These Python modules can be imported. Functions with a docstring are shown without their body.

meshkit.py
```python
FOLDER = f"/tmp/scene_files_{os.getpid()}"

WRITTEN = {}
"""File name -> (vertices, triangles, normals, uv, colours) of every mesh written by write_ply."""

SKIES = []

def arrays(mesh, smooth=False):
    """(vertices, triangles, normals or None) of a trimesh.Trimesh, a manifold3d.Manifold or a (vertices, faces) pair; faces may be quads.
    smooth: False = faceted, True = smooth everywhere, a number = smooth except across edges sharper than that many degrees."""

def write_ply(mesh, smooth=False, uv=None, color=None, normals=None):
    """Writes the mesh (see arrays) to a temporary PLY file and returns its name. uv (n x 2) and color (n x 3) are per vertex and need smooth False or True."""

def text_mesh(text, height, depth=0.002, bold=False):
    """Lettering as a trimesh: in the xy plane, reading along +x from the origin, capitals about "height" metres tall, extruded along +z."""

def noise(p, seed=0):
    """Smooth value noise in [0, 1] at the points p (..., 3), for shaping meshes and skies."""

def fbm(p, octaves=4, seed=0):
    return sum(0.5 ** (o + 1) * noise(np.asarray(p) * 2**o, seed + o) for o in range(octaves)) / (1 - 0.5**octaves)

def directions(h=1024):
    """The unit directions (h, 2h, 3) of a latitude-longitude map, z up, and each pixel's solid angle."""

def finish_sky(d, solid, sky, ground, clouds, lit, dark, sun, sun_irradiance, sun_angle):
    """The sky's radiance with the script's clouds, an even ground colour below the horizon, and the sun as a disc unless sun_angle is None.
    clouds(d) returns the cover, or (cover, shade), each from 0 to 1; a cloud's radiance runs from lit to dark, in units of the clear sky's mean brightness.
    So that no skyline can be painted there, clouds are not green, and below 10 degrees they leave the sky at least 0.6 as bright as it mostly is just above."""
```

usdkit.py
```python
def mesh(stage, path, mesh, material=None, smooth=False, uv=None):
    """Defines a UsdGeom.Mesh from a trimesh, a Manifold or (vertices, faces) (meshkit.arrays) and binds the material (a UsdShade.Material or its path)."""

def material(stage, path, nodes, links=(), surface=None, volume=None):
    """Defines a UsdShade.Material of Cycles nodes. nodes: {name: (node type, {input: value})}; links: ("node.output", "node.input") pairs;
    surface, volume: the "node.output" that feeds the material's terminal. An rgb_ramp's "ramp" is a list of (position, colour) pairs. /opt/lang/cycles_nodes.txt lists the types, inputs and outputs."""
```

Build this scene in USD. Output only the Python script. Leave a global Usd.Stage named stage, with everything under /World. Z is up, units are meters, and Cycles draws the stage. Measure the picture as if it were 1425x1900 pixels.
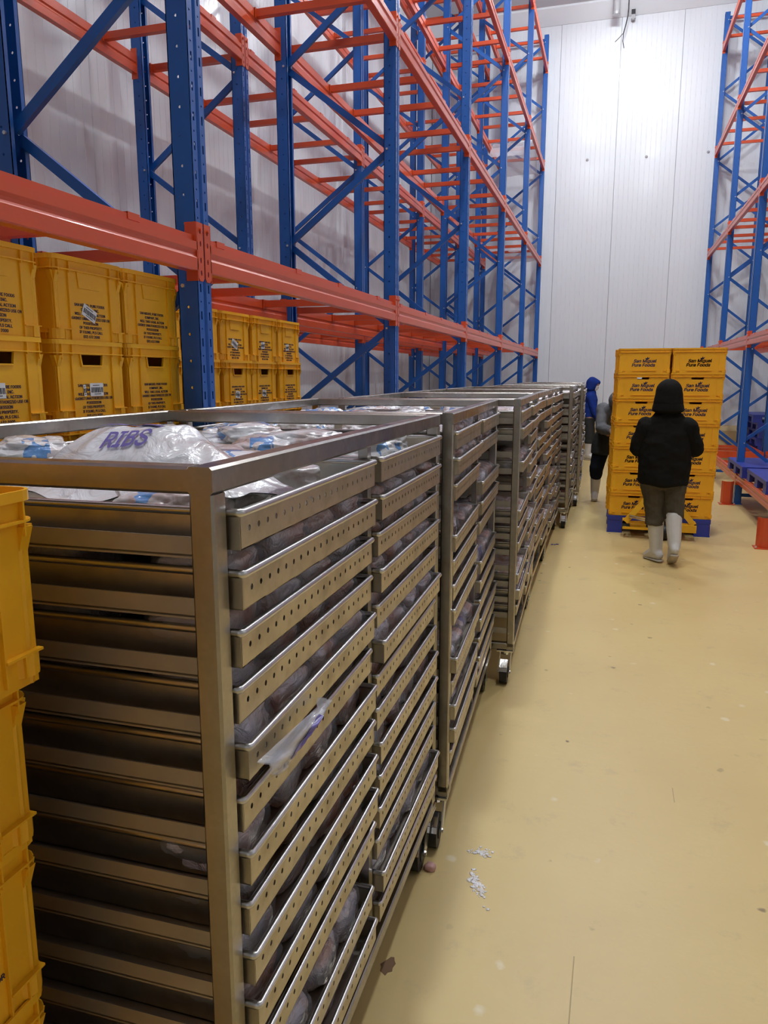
import math, random
import numpy as np, trimesh, usdkit, meshkit, manifold3d
from manifold3d import Manifold
from shapely.geometry import Polygon, box as sbox
from shapely import affinity
from pxr import Usd, UsdGeom, UsdLux, UsdShade, Gf, Sdf
random.seed(7); RNG = np.random.default_rng(11)

stage = Usd.Stage.CreateInMemory()
W = '/World'; UsdGeom.Xform.Define(stage, W); L = W + '/Looks'; UsdGeom.Scope.Define(stage, L)
# ------------------------------------------------------------------ camera
CAM_H, YAW, PITCH, FPX = 1.676, -0.291, 0.1803, 1390.0
EXPOSURE = 1.45
LAMP = 75.0
LAMP_AT = ((-1.0, 1.3), (-1.0, 5.4), (-.9, 9.6), (-.2, 13.8), (.8, 3.4), (.8, 7.5), (.8, 11.6))
def camera():
    a, b = YAW, PITCH
    f = np.array([math.sin(a) * math.cos(b), math.cos(a) * math.cos(b), -math.sin(b)])
    r = np.array([math.cos(a), -math.sin(a), 0.0]); u = np.cross(r, f)
    c = UsdGeom.Camera.Define(stage, W + '/camera')
    c.AddTransformOp().Set(Gf.Matrix4d(*r, 0, *u, 0, *(-f), 0, 0, 0, CAM_H, 1))
    c.CreateHorizontalApertureAttr(36.0); c.CreateFocalLengthAttr(FPX / 1425 * 36.0)
    c.CreateVerticalApertureAttr(48.0); c.CreateExposureAttr(EXPOSURE); c.CreateClippingRangeAttr(Gf.Vec2f(0.05, 200))
camera()

# ------------------------------------------------------------------ materials
def mat(name, col, rough=0.5, metal=0.0, var=None, vscale=6.0, bump=0.0, bscale=40.0, stretch=(1, 1, 1), coat=0.0, spec=0.5, rvar=0.0, trans=None):
    """principled with optional noise colour variation (second colour), bump and roughness variation, in object space"""
    n = {'p': ('principled_bsdf', {'base_color': col, 'roughness': rough, 'metallic': metal, 'coat_weight': coat, 'coat_roughness': 0.12, 'specular_ior_level': spec})}
    l = []
    if var is not None or bump or rvar:
        n['tc'] = ('texture_coordinate', {}); n['mp'] = ('mapping', {'scale': stretch}); l.append(('tc.object', 'mp.vector'))
    if var is not None or rvar:
        n['n'] = ('noise_texture', {'scale': vscale, 'detail': 5.0, 'roughness': 0.6}); l.append(('mp.vector', 'n.vector'))
    if var is not None:
        n['r'] = ('rgb_ramp', {'ramp': [(0.35, col), (0.65, var)]}); l += [('n.fac', 'r.fac'), ('r.color', 'p.base_color')]
    if rvar:
        n['mr'] = ('map_range', {'from_min': 0.3, 'from_max': 0.7, 'to_min': rough - rvar, 'to_max': rough + rvar}); l += [('n.fac', 'mr.value'), ('mr.result', 'p.roughness')]
    if bump:
        n['bn'] = ('noise_texture', {'scale': bscale, 'detail': 3.0}); n['b'] = ('bump', {'strength': bump, 'distance': 0.01})
        l += [('mp.vector', 'bn.vector'), ('bn.fac', 'b.height'), ('b.normal', 'p.normal')]
    return usdkit.material(stage, f'{L}/{name}', n, l, surface='p.BSDF')
M = {}
M['steel'] = mat('steel', (.44, .42, .39), .28, 1.0, var=(.35, .32, .28), vscale=5, rvar=.07, bump=.05, bscale=9)
M['runner_steel'] = mat('runner_steel', (.48, .46, .43), .52, 1.0, var=(.40, .37, .33), vscale=6, rvar=.06)
M['tray_steel'] = mat('tray_steel', (.56, .52, .44), .40, 1.0, var=(.44, .39, .30), vscale=14, rvar=.08, bump=.06, bscale=25)
M['rim_steel'] = mat('rim_steel', (.60, .59, .58), .28, 1.0)
M['chrome'] = mat('chrome', (.75, .75, .75), .15, 1.0)
M['blue'] = mat('blue_paint', (.009, .095, .38), .36, var=(.011, .105, .41), vscale=3, coat=.15)
M['orange'] = mat('orange_paint', (.66, .085, .022), .34, var=(.61, .075, .018), vscale=3, coat=.2)
M['bolt'] = mat('zinc_bolt', (.75, .75, .74), .35, .9)
M['yellow'] = mat('yellow_plastic', (.93, .47, .012), .40, var=(.89, .42, .010), vscale=5, bump=.05, bscale=60)
M['yellow_b'] = mat('yellow_plastic_sunfaded', (.95, .50, .012), .42, var=(.90, .43, .008), vscale=5, bump=.05, bscale=60)
M['ink'] = mat('dark_blue_ink', (.018, .012, .06), .5)
M['paper'] = mat('sticker_paper', (.78, .78, .78), .6)
M['blackink'] = mat('barcode_ink', (.03, .03, .04), .6)
M['bluepl'] = mat('blue_pallet_plastic', (.025, .045, .34), .42, var=(.02, .036, .27), vscale=4)
M['wood'] = mat('brown_wood', (.22, .09, .035), .7, var=(.15, .06, .025), vscale=7, stretch=(1, 6, 6))
M['rubber'] = mat('black_rubber', (.012, .012, .013), .5)
M['jackyel'] = mat('jack_yellow', (.80, .42, .012), .4)
M['dark'] = mat('dark_metal', (.03, .03, .032), .5, .4)
M['grey'] = mat('grey_plastic', (.42, .42, .44), .5)
M['wire'] = mat('black_wire', (.04, .04, .045), .5)
M['white_wall'] = mat('white_panel_paint', (.735, .765, .80), .36, var=(.69, .72, .755), vscale=.7, bump=.35, bscale=1.2, stretch=(1, 1, .25), coat=.1)
M['ceil'] = mat('ceiling_panel_paint', (.60, .60, .62), .5)
M['kerb'] = mat('beige_kerb', (.60, .46, .24), .5, var=(.54, .41, .20), vscale=3)
M['housing'] = mat('lamp_housing', (.55, .55, .56), .4, .6)
M['jacket'] = mat('black_jacket_cloth', (.0105, .0098, .0082), .85, var=(.008, .0075, .0064), vscale=9, bump=.25, bscale=28, spec=.12)
M['olive'] = mat('olive_trousers_cloth', (.095, .080, .055), .85, var=(.070, .058, .040), vscale=10, bump=.3, bscale=30, spec=.12)
M['boot'] = mat('white_rubber', (.62, .61, .58), .35, var=(.55, .53, .49), vscale=7)
M['sole'] = mat('boot_sole', (.42, .37, .29), .7)
M['greycloth'] = mat('grey_cloth', (.16, .165, .175), .85, var=(.12, .125, .135), vscale=9, bump=.25, bscale=28, spec=.12)
M['dkgrey'] = mat('dark_grey_cloth', (.038, .040, .040), .85, bump=.25, bscale=28, spec=.12)
M['navy'] = mat('navy_cloth', (.010, .013, .022), .85, bump=.25, bscale=28, spec=.12)
M['bluecloth'] = mat('royal_blue_cloth', (.012, .040, .25), .75, var=(.010, .030, .20), vscale=8, bump=.25, bscale=28, spec=.12)
M['skin'] = mat('skin', (.42, .24, .16), .5)
M['mask'] = mat('face_mask', (.62, .60, .60), .8)
M['glove'] = mat('grey_glove', (.30, .31, .33), .7)
M['ice'] = mat('frost_crumbs', (.82, .80, .82), .5, var=(.66, .60, .55), vscale=40)
M['scrap'] = mat('meat_scrap', (.55, .30, .27), .4)
M['stain'] = mat('brown_floor_stain', (.20, .11, .05), .45)
M['stain2'] = mat('floor_scratch_grime', (.44, .33, .16), .6)
M['purple'] = mat('purple_print', (.16, .13, .42), .35)
M['cyanprint'] = mat('blue_print', (.03, .22, .55), .35)
M['redprint'] = mat('red_print', (.42, .04, .12), .35)

def floor_mat():
    n = {'g': ('geometry', {}), 'p': ('principled_bsdf', {'roughness': .42}),
         'n1': ('noise_texture', {'scale': .9, 'detail': 4.0}), 'r1': ('rgb_ramp', {'ramp': [(.3, (.68, .515, .215)), (.7, (.62, .45, .185))]}),
         'n2': ('noise_texture', {'scale': 5.0, 'detail': 8.0, 'roughness': .7}), 'r2': ('rgb_ramp', {'ramp': [(.58, (0, 0, 0)), (.74, (.6, .6, .6))]}),
         'v': ('voronoi_texture', {'scale': 5.0, 'randomness': 1.0}), 'r3': ('rgb_ramp', {'ramp': [(.05, (1, 1, 1)), (.085, (0, 0, 0))]}),
         'v2': ('voronoi_texture', {'scale': 4.3, 'randomness': 1.0}), 'wn': ('noise_texture', {'scale': 26.0, 'detail': 4.0}), 'r4': ('rgb_ramp', {'ramp': [(.05, (.9, .9, .9)), (.10, (0, 0, 0))]}),
         'm1': ('mix', {'color2': (.46, .345, .18)}), 'm2': ('mix', {'color2': (.16, .11, .055)}), 'm3': ('mix', {'color2': (.74, .64, .42)}),
         'mx': ('mix', {'mix_type': 'add', 'fac': .035}), 'bn': ('noise_texture', {'scale': 18.0, 'detail': 4.0}), 'b': ('bump', {'strength': .12, 'distance': .01}),
         'mk': ('noise_texture', {'scale': .55, 'detail': 2.0}), 'rk': ('rgb_ramp', {'ramp': [(.42, (.15, .15, .15)), (.6, (1, 1, 1))]}), 'mm': ('mix', {'mix_type': 'multiply', 'fac': 1.0})}
    l = [('g.position', x + '.vector') for x in ('n1', 'n2', 'wn', 'bn', 'mk')] + [('g.position', 'mx.color1'), ('wn.color', 'mx.color2'), ('mx.color', 'v.vector'), ('mx.color', 'v2.vector'),
         ('n1.fac', 'r1.fac'), ('n2.fac', 'r2.fac'), ('v.distance', 'r3.fac'), ('v2.distance', 'r4.fac'), ('r1.color', 'm1.color1'), ('r2.color', 'm1.fac'), ('m1.color', 'm2.color1'),
         ('mk.fac', 'rk.fac'), ('r3.color', 'mm.color1'), ('rk.color', 'mm.color2'), ('mm.color', 'm2.fac'), ('m2.color', 'm3.color1'), ('r4.color', 'm3.fac'), ('m3.color', 'p.base_color'), ('bn.fac', 'b.height'), ('b.normal', 'p.normal')]
    return usdkit.material(stage, f'{L}/beige_epoxy_floor', n, l, surface='p.BSDF')
M['floor'] = floor_mat()

def meat_mat(name, a, b, c, film, pr, ps=5.0, pt=.66, bs=30.0, bstr=.8):
    """lumps of meat seen through clear glossy film with some coloured print"""
    n = {'tc': ('texture_coordinate', {}), 'oi': ('object_info', {}), 'off': ('vector_math', {'math_type': 'add'}), 'sc': ('vector_math', {'math_type': 'scale', 'scale': 40.0}),
         'n': ('noise_texture', {'scale': 9.0, 'detail': 5.0, 'distortion': .6}), 'r': ('rgb_ramp', {'ramp': [(.30, a), (.40, b), (.50, c), (.60, film)]}),
         'n2': ('noise_texture', {'scale': ps, 'detail': 1.5}), 'r2': ('rgb_ramp', {'ramp': [(pt, (0, 0, 0)), (pt + .015, (.85, .85, .85))]}), 'm': ('mix', {'color2': pr}),
         'bn': ('noise_texture', {'scale': bs, 'detail': 3.0, 'distortion': 1.6}), 'b': ('bump', {'strength': bstr, 'distance': .012}), 'sx': ('separate_xyz', {}), 'ab': ('math', {'math_type': 'absolute'}), 'lt': ('math', {'math_type': 'less_than', 'value2': .030}), 'mu': ('mix', {'mix_type': 'multiply', 'fac': 1.0}),
         'p': ('principled_bsdf', {'roughness': .28, 'coat_weight': .9, 'coat_roughness': .10})}
    l = [('oi.random', 'sc.vector1'), ('tc.object', 'off.vector1'), ('sc.vector', 'off.vector2')] + [('off.vector', x + '.vector') for x in ('n', 'n2', 'bn')] + [('n.fac', 'r.fac'), ('n2.fac', 'r2.fac'), ('r.color', 'm.color1'), ('tc.object', 'sx.vector'), ('sx.y', 'ab.value1'), ('ab.value', 'lt.value1'), ('r2.color', 'mu.color1'), ('lt.value', 'mu.color2'), ('mu.color', 'm.fac'),
         ('m.color', 'p.base_color'), ('bn.fac', 'b.height'), ('b.normal', 'p.normal'), ('b.normal', 'p.coat_normal')]
    return usdkit.material(stage, f'{L}/{name}', n, l, surface='p.BSDF')
M['meat_a'] = meat_mat('bagged_meat_pink', (.46, .16, .10), (.66, .42, .36), (.74, .62, .62), (.84, .80, .86), (.10, .09, .42))
M['meat_b'] = meat_mat('bagged_meat_brown', (.36, .11, .06), (.58, .29, .20), (.70, .55, .52), (.82, .76, .80), (.02, .12, .42))
M['film_blue'] = meat_mat('white_film_blue_print', (.50, .30, .26), (.66, .60, .60), (.78, .78, .80), (.86, .87, .90), (.02, .24, .62), 34.0, .49, 16.0, .45)
M['film_white'] = meat_mat('white_film', (.62, .52, .50), (.72, .70, .71), (.80, .80, .82), (.84, .85, .89), (.14, .11, .42), 40, .9, 19.0, .5)
def film_mat(name='clear_film', fac=.34):
    n = {'p': ('principled_bsdf', {'base_color': (.80, .80, .84), 'roughness': .22, 'coat_weight': .5}), 't': ('transparent_bsdf', {'color': (.95, .95, .97)}), 'm': ('mix_closure', {'fac': fac}),
         'tc': ('texture_coordinate', {}), 'bn': ('noise_texture', {'scale': 22.0, 'detail': 4.0, 'distortion': 1.0}), 'b': ('bump', {'strength': .7, 'distance': .01})}
    return usdkit.material(stage, f'{L}/{name}', n, [('tc.object', 'bn.vector'), ('bn.fac', 'b.height'), ('b.normal', 'p.normal'), ('t.BSDF', 'm.closure1'), ('p.BSDF', 'm.closure2')], surface='m.closure')
M['film'] = film_mat(); M['film_thin'] = film_mat('thin_bag_film', .12)
M['lens'] = usdkit.material(stage, f'{L}/lamp_lens', {'e': ('emission', {'color': (.93, .985, 1.03), 'strength': LAMP})}, [], surface='e.emission')

# ------------------------------------------------------------------ scene helpers
used = {}
def numbered(path):
    k = used.get(path, 0); used[path] = k + 1
    return path if k == 0 else f'{path}_{k:03d}'
def pth(parent): return W if parent is None else (parent if isinstance(parent, str) else str(parent.GetPath()))
def tag(o, label=None, cat=None, group=None, kind=None):
    o = o.GetPrim() if hasattr(o, 'GetPrim') else o
    for k, v in (('label', label), ('category', cat), ('group', group), ('kind', kind)):
        if v:
            o.SetCustomDataByKey(k, v)
            if k == 'label' and len(v.split()) > 16: print('LONG LABEL', v)
    return o
def obj(name, mesh, m, parent=None, smooth=False):
    if isinstance(mesh, MB): mesh = mesh.mesh()
    return usdkit.mesh(stage, numbered(pth(parent) + '/' + name), mesh, M[m] if isinstance(m, str) else m, smooth=smooth).GetPrim()
def thing(name, label, cat, loc=(0, 0, 0), rotz=0, group=None, parent=None):
    x = UsdGeom.Xform.Define(stage, numbered(pth(parent) + '/' + name))
    x.AddTranslateOp().Set(Gf.Vec3d(*map(float, loc))); x.AddRotateZOp().Set(float(rotz))
    return tag(x, label, cat, group)
KINDS = W + '/Kinds'; stage.CreateClassPrim(KINDS)
def kind_root(name):
    return UsdGeom.Xform.Define(stage, KINDS + '/' + name).GetPrim()
def copy(kind, name, label, cat, loc, rotz=0, group=None, scale=None, mname=None):
    x = UsdGeom.Xform.Define(stage, numbered(W + '/' + name)); p = x.GetPrim()
    p.GetReferences().AddInternalReference(KINDS + '/' + kind)
    x.AddTranslateOp().Set(Gf.Vec3d(*map(float, loc))); x.AddRotateZOp().Set(float(rotz))
    if scale: x.AddScaleOp().Set(Gf.Vec3f(*map(float, scale)))
    p.SetInstanceable(True)
    return tag(p, label, cat, group)
class MB:
    def __init__(s): s.v, s.f, s.n = [], [], 0
    def add(s, m):
        v, f = (m.vertices, m.faces) if hasattr(m, 'vertices') else m
        v = np.asarray(v, float); f = np.asarray(f, int)
        s.v.append(v); s.f.append(f + s.n); s.n += len(v); return s
    def box(s, lo, hi):
        lo, hi = np.minimum(lo, hi), np.maximum(lo, hi)
        return s.add(boxm(lo, hi))
    def bar(s, a, b, w, h, up=(0, 0, 1)): return s.add(barm(a, b, w, h, up))
    def cyl(s, a, b, r, n=12, r2=None): return s.add(cylm(a, b, r, n, r2))
    def mesh(s): return trimesh.Trimesh(np.vstack(s.v), np.vstack(s.f), process=False)
BV = np.array([[0,0,0],[1,0,0],[1,1,0],[0,1,0],[0,0,1],[1,0,1],[1,1,1],[0,1,1]], float)
BF = np.array([[0,2,1],[0,3,2],[4,5,6],[4,6,7],[0,1,5],[0,5,4],[1,2,6],[1,6,5],[2,3,7],[2,7,6],[3,0,4],[3,4,7]])
def boxm(lo, hi): return BV * (np.asarray(hi, float) - lo) + lo, BF
def frame(a, b, up=(0, 0, 1)):
    a, b = np.asarray(a, float), np.asarray(b, float); d = b - a; ln = np.linalg.norm(d); d /= ln
    s = np.cross(d, up)
    if np.linalg.norm(s) < 1e-6: s = np.cross(d, (0, 1, 0))
    s /= np.linalg.norm(s); u = np.cross(s, d); return a, d, s, u, ln
def barm(a, b, w, h, up=(0, 0, 1)):
    a, d, s, u, ln = frame(a, b, up)
    c = (BV - (0, .5, .5)) * (ln, w, h)
    return a + c[:, :1] * d + c[:, 1:2] * s + c[:, 2:] * u, BF[:, ::1]
def cylm(a, b, r, n=12, r2=None):
    a, d, s, u, ln = frame(a, b); r2 = r if r2 is None else r2
    t = np.arange(n) * 2 * np.pi / n; ring = np.cos(t)[:, None] * s + np.sin(t)[:, None] * u
    v = np.vstack([a + ring * r, a + d * ln + ring * r2, [a], [a + d * ln]]); f = []
    for i in range(n):
        j = (i + 1) % n; f += [[i, n + j, j], [i, n + i, n + j], [2 * n, j, i], [2 * n + 1, n + i, n + j]]
    f = np.array(f)[:, ::-1]
    return v, f
def plane(mesh, o, u, v, n):
    """mesh in xy(+z) put on the plane at o with axes u, v and normal n"""
    p = np.asarray(mesh.vertices); q = np.asarray(o, float) + p[:, :1] * np.asarray(u, float) + p[:, 1:2] * np.asarray(v, float) + p[:, 2:] * np.asarray(n, float)
    f = np.asarray(mesh.faces)
    if np.dot(np.cross(u, v), n) < 0: f = f[:, ::-1]
    return trimesh.Trimesh(q, f, process=False)
def poly(pg, t): return trimesh.creation.extrude_polygon(pg, t, engine='earcut')
def prism(profile, a, b, u, v):
    """profile (n,2) in axes u,v swept from a to b"""
    pg = Polygon(profile); d = np.asarray(b, float) - a; ln = np.linalg.norm(d)
    return plane(poly(pg, ln), a, u, v, d / ln)
def tube(pts, r, n=8):
    pts = np.asarray(pts, float); mb = MB()
    rs = np.broadcast_to(r, len(pts)); rings = []; up = np.array([.3, .2, 1.0])
    for i in range(len(pts)):
        d = pts[min(i + 1, len(pts) - 1)] - pts[max(i - 1, 0)]; d /= np.linalg.norm(d) + 1e-9
        s = np.cross(d, up); s /= np.linalg.norm(s) + 1e-9; w = np.cross(s, d); t = np.arange(n) * 2 * np.pi / n
        rings.append(pts[i] + rs[i] * (np.cos(t)[:, None] * s + np.sin(t)[:, None] * w))
    v = np.vstack(rings + [pts[:1], pts[-1:]]); f = []; k = len(pts)
    for i in range(k - 1):
        for j in range(n):
            j2 = (j + 1) % n; f += [[i*n+j, i*n+j2, (i+1)*n+j2], [i*n+j, (i+1)*n+j2, (i+1)*n+j]]
    for j in range(n):
        j2 = (j + 1) % n; f += [[k*n, j2, j], [k*n+1, (k-1)*n+j, (k-1)*n+j2]]
    return trimesh.Trimesh(v, np.array(f), process=False)
def ring_sweep(hx, hy, rad, profile, nc=4, cx=0, cy=0):
    """closed profile [(out, z)] carried round a rounded rectangle of half sizes hx, hy"""
    pts, nor = [], []
    for qx, qy, a0 in ((1, 1, 0), (-1, 1, 90), (-1, -1, 180), (1, -1, 270)):
        for k in range(nc + 1):
            a = math.radians(a0 + 90 * k / nc); nn = (math.cos(a), math.sin(a))
            pts.append((qx * (hx - rad) + rad * nn[0] + cx, qy * (hy - rad) + rad * nn[1] + cy)); nor.append(nn)
    n, m = len(pts), len(profile); v = [(p[0] + q[0] * o, p[1] + q[1] * o, z) for p, q in zip(pts, nor) for o, z in profile]; f = []
    for i in range(n):
        i2 = (i + 1) % n
        for j in range(m):
            j2 = (j + 1) % m; f += [[i*m+j, i2*m+j, i2*m+j2], [i*m+j, i2*m+j2, i*m+j2]]
    return trimesh.Trimesh(np.array(v, float), np.array(f), process=False)
ORD = ['first','second','third','fourth','fifth','sixth','seventh','eighth','ninth','tenth','eleventh','twelfth','thirteenth','fourteenth','fifteenth','sixteenth']
X = np.array([1., 0, 0]); Y = np.array([0, 1., 0]); Z = np.array([0, 0, 1.])

# ------------------------------------------------------------------ room
YB, XL, XRW, YF, ZC = 16.32, -3.85, 4.4, -6.0, 8.62
def struct(name, mesh, m, parent=None, smooth=False):
    o = obj(name, mesh, m, parent, smooth)
    return tag(o, kind='structure') if parent is None else o
struct('floor', MB().box((XL - .2, YF - .2, -.1), (XRW + .2, YB + .2, 0)), 'floor')
struct('ceiling', MB().box((XL - .2, YF - .2, ZC), (XRW + .2, YB + .2, ZC + .1)), 'ceil')
def ribbed_panel(w, h, pitch=.092, g=.007, dep=.0025, t=.05):
    """upright sheet panel, front at z=0 of its own plane, with fine pressed grooves: profile along u extruded along v"""
    pr = [(0, -t), (0, -.006), (.006, 0)]; u = pitch
    while u < w - .05:
        pr += [(u - g / 2, 0), (u, -dep), (u + g / 2, 0)]; u += pitch
    pr += [(w - .006, 0), (w, -.006), (w, -t)]
    return pr
def wall(name, origin, u, n, length, height, pw=1.12, start=0.0):
    x = UsdGeom.Xform.Define(stage, numbered(W + '/' + name)); tag(x, kind='structure')
    o = np.asarray(origin, float); back = MB()
    a = o - n * .055; b = o + u * length - n * .12
    back.box(np.minimum(a, b), np.maximum(a, b) + (0, 0, height)); obj('wall_core', back, 'white_wall', x.GetPath().pathString)
    s = -start
    while s < length:
        s0, s1 = max(s, 0), min(s + pw, length)
        if s1 - s0 > .1:
            pr = ribbed_panel(s1 - s0 - .004, height)
            obj('wall_panel', prism(pr, o + u * (s0 + .002), o + u * (s0 + .002) + Z * height, u, n), 'white_wall', x.GetPath().pathString)
        s += pw
    return x
wall('wall_back', (XL, YB, 0), X, -Y, XRW - XL, ZC, 1.12, 1.12 - ((-1.28 - XL) % 1.12))
wall('wall_left', (XL, YF, 0), Y, X, YB - YF, ZC)
wall('wall_right', (XRW, YB, 0), -Y, -X, YB - YF, ZC)
wall('wall_front', (XRW, YF, 0), -X, Y, XRW - XL, ZC)
kp = [(0, 0), (.16, 0), (.16, .60), (.145, .62), (0, .70)]
struct('baseboard_back', prism([(p[0], p[1]) for p in kp], (XL, YB, 0), (XRW, YB, 0), -Y, Z), 'kerb')
struct('baseboard_left', prism(kp, (XL, YF, 0), (XL, YB, 0), X, Z), 'kerb')
struct('trim_1', prism([(0, 0), (.02, 0), (.24, .22), (.24, .26), (0, .26)], (XL, YB, 8.365), (XRW, YB, 8.365), -Y, Z), 'white_wall')
for ax, az in ((-.69, 5.87), (.42, 5.845), (1.53, 5.845)):
    p = MB().cyl((ax, YB - .012, az), (ax, YB + .01, az), .022, 14, .032).cyl((ax, YB - .03, az), (ax, YB - .005, az), .010, 8)
    tag(obj('panel_fastener', p, 'grey', None, 30), {-.69: 'small round panel fastener on the back wall, left one of three', .42: 'small round panel fastener on the back wall, middle one of three', 1.53: 'small round panel fastener on the back wall, right one of three'}[ax], 'fastener')
# ------------------------------------------------------------------ lamps (real ones under the ceiling)
lamp_k = kind_root('lamp'); LZ = 8.34
obj('housing', MB().cyl((0, 0, .05), (0, 0, .16), .21, 28, .10).cyl((0, 0, 0), (0, 0, .05), .235, 28, .21).cyl((0, 0, .16), (0, 0, ZC - LZ), .02, 10), 'housing', lamp_k, 30)
dome = trimesh.creation.icosphere(3, .205); dome.vertices = dome.vertices * (1, 1, .8); dome.vertices[:, 2] = np.minimum(dome.vertices[:, 2], .002)
obj('lens', dome, 'lens', lamp_k)
for k, (lx, ly) in enumerate(LAMP_AT):
    copy('lamp', 'ceiling_lamp', f'round high-bay lamp under the ceiling, {ORD[k if k < 4 else k - 4]} along the {"left" if k < 4 else "right"} side of the aisle', 'lamp', (lx, ly, LZ))
p = thing('ceiling_pipe', 'short grey pipe hanging down from the ceiling by the back wall', 'pipe', (-.265, 15.85, 0))
obj('pipe', MB().cyl((0, 0, 8.27), (0, 0, ZC), .062, 20), 'grey', p, 30); obj('collar', MB().cyl((0, 0, 8.23), (0, 0, 8.275), .068, 20), 'housing', p, 30)
p = thing('alarm_box', 'small grey wall box with a black top beside the hanging wire', 'box', (.035, 16.24, 0))
obj('body', MB().box((-.035, -.05, 8.27), (.035, .06, 8.345)).cyl((0, -.02, 8.25), (0, -.02, 8.275), .03, 12), 'grey', p); obj('cap', MB().box((-.036, -.052, 8.345), (.036, .06, 8.43)), 'dark', p)
p = thing('hanging_wire', 'thin black wire dangling from the ceiling with two loose ends', 'wire', (0, 16.1, 0))
main = [(-.055, 0, ZC), (-.055, 0, 8.42), (-.06, 0, 8.30), (-.09, -.01, 8.14), (-.125, -.01, 8.0)]
obj('wire', tube(main, .010, 6), 'wire', p); obj('loose_end', tube([(-.125, -.01, 8.0), (-.19, -.02, 7.93), (-.27, -.02, 7.86)], .006, 6), 'wire', p)
obj('loose_end', tube([(-.125, -.01, 8.0), (-.13, -.02, 7.86), (-.103, -.01, 7.74)], .007, 6), 'wire', p)

# ------------------------------------------------------------------ pallet racks
BAY, YA = 2.70, 2.634
ZL = (2.125, 3.95, 5.77, 7.55); ZT = 8.14
def fy(i): return YA + BAY * i
def slots_plate(w, z0, z1, cols, kind):
    pg = Polygon([(0, z0), (w, z0), (w, z1), (0, z1)]); holes = []
    for c, step, off in cols:
        z = math.ceil(max(z0, 1.35) / step) * step + off
        while z < z1 - .04:
            if kind == 'round': holes.append([(c + .0058 * math.cos(a), z + .0058 * math.sin(a)) for a in np.arange(6) * math.pi / 3][::-1])
            elif int(round((z - off) / step)) % 2 == 0: holes.append([(c - .0045, z - .015), (c - .0045, z + .015), (c + .0045, z + .015), (c + .0045, z - .015)])
            else: holes.append([(c - .004, z - .005), (c - .004, z + .005), (c + .005, z)])
            z += step
    return poly(Polygon([(0, z0), (w, z0), (w, z1), (0, z1)], holes), .0028)
def post_mesh(x, y, s, detail):
    """channel upright whose slotted face looks to s (+1: +x). x = the face plane"""
    mb = MB(); d, w, t = .085, .095, .003
    if detail:
        for a in (-1, 1):
            pl = slots_plate(.036, 0, ZT, [(.018, .05, 0)], 'slot')
            mb.add(plane(pl, (x - s * t, y + (.0115 if a > 0 else -.0475), 0), Y, Z, X * s))
        mb.add(prism([(-.0115, 0), (-.0115, -.003), (-.004, -.012), (.004, -.012), (.0115, -.003), (.0115, 0), (.006, -.009), (0, -.0092), (-.006, -.009)], (x, y, 0), (x, y, ZT), Y, X * s))
        sp = slots_plate(d, 0, ZT, [(.045, .1, .03)], 'round')
        for a in (-1, 1): mb.add(plane(sp, (x, y + a * w / 2 - (t if a > 0 else 0), 0), X * -s, Z, Y))
    else:
        mb.box((x - s * t, y - w / 2, 0), (x, y - .009, ZT)); mb.box((x - s * t, y + .009, 0), (x, y + w / 2, ZT)); mb.box((x - s * .012, y - .009, 0), (x - s * .006, y + .009, ZT))
        for a in (-1, 1): mb.box((x - s * d, y + a * w / 2, 0), (x, y + a * (w / 2 - t), ZT))
    for a in (-1, 1): mb.box((x - s * d, y + a * w / 2, 0), (x - s * (d - .003), y + a * (w / 2 - .022), ZT))
    return mb
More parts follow.
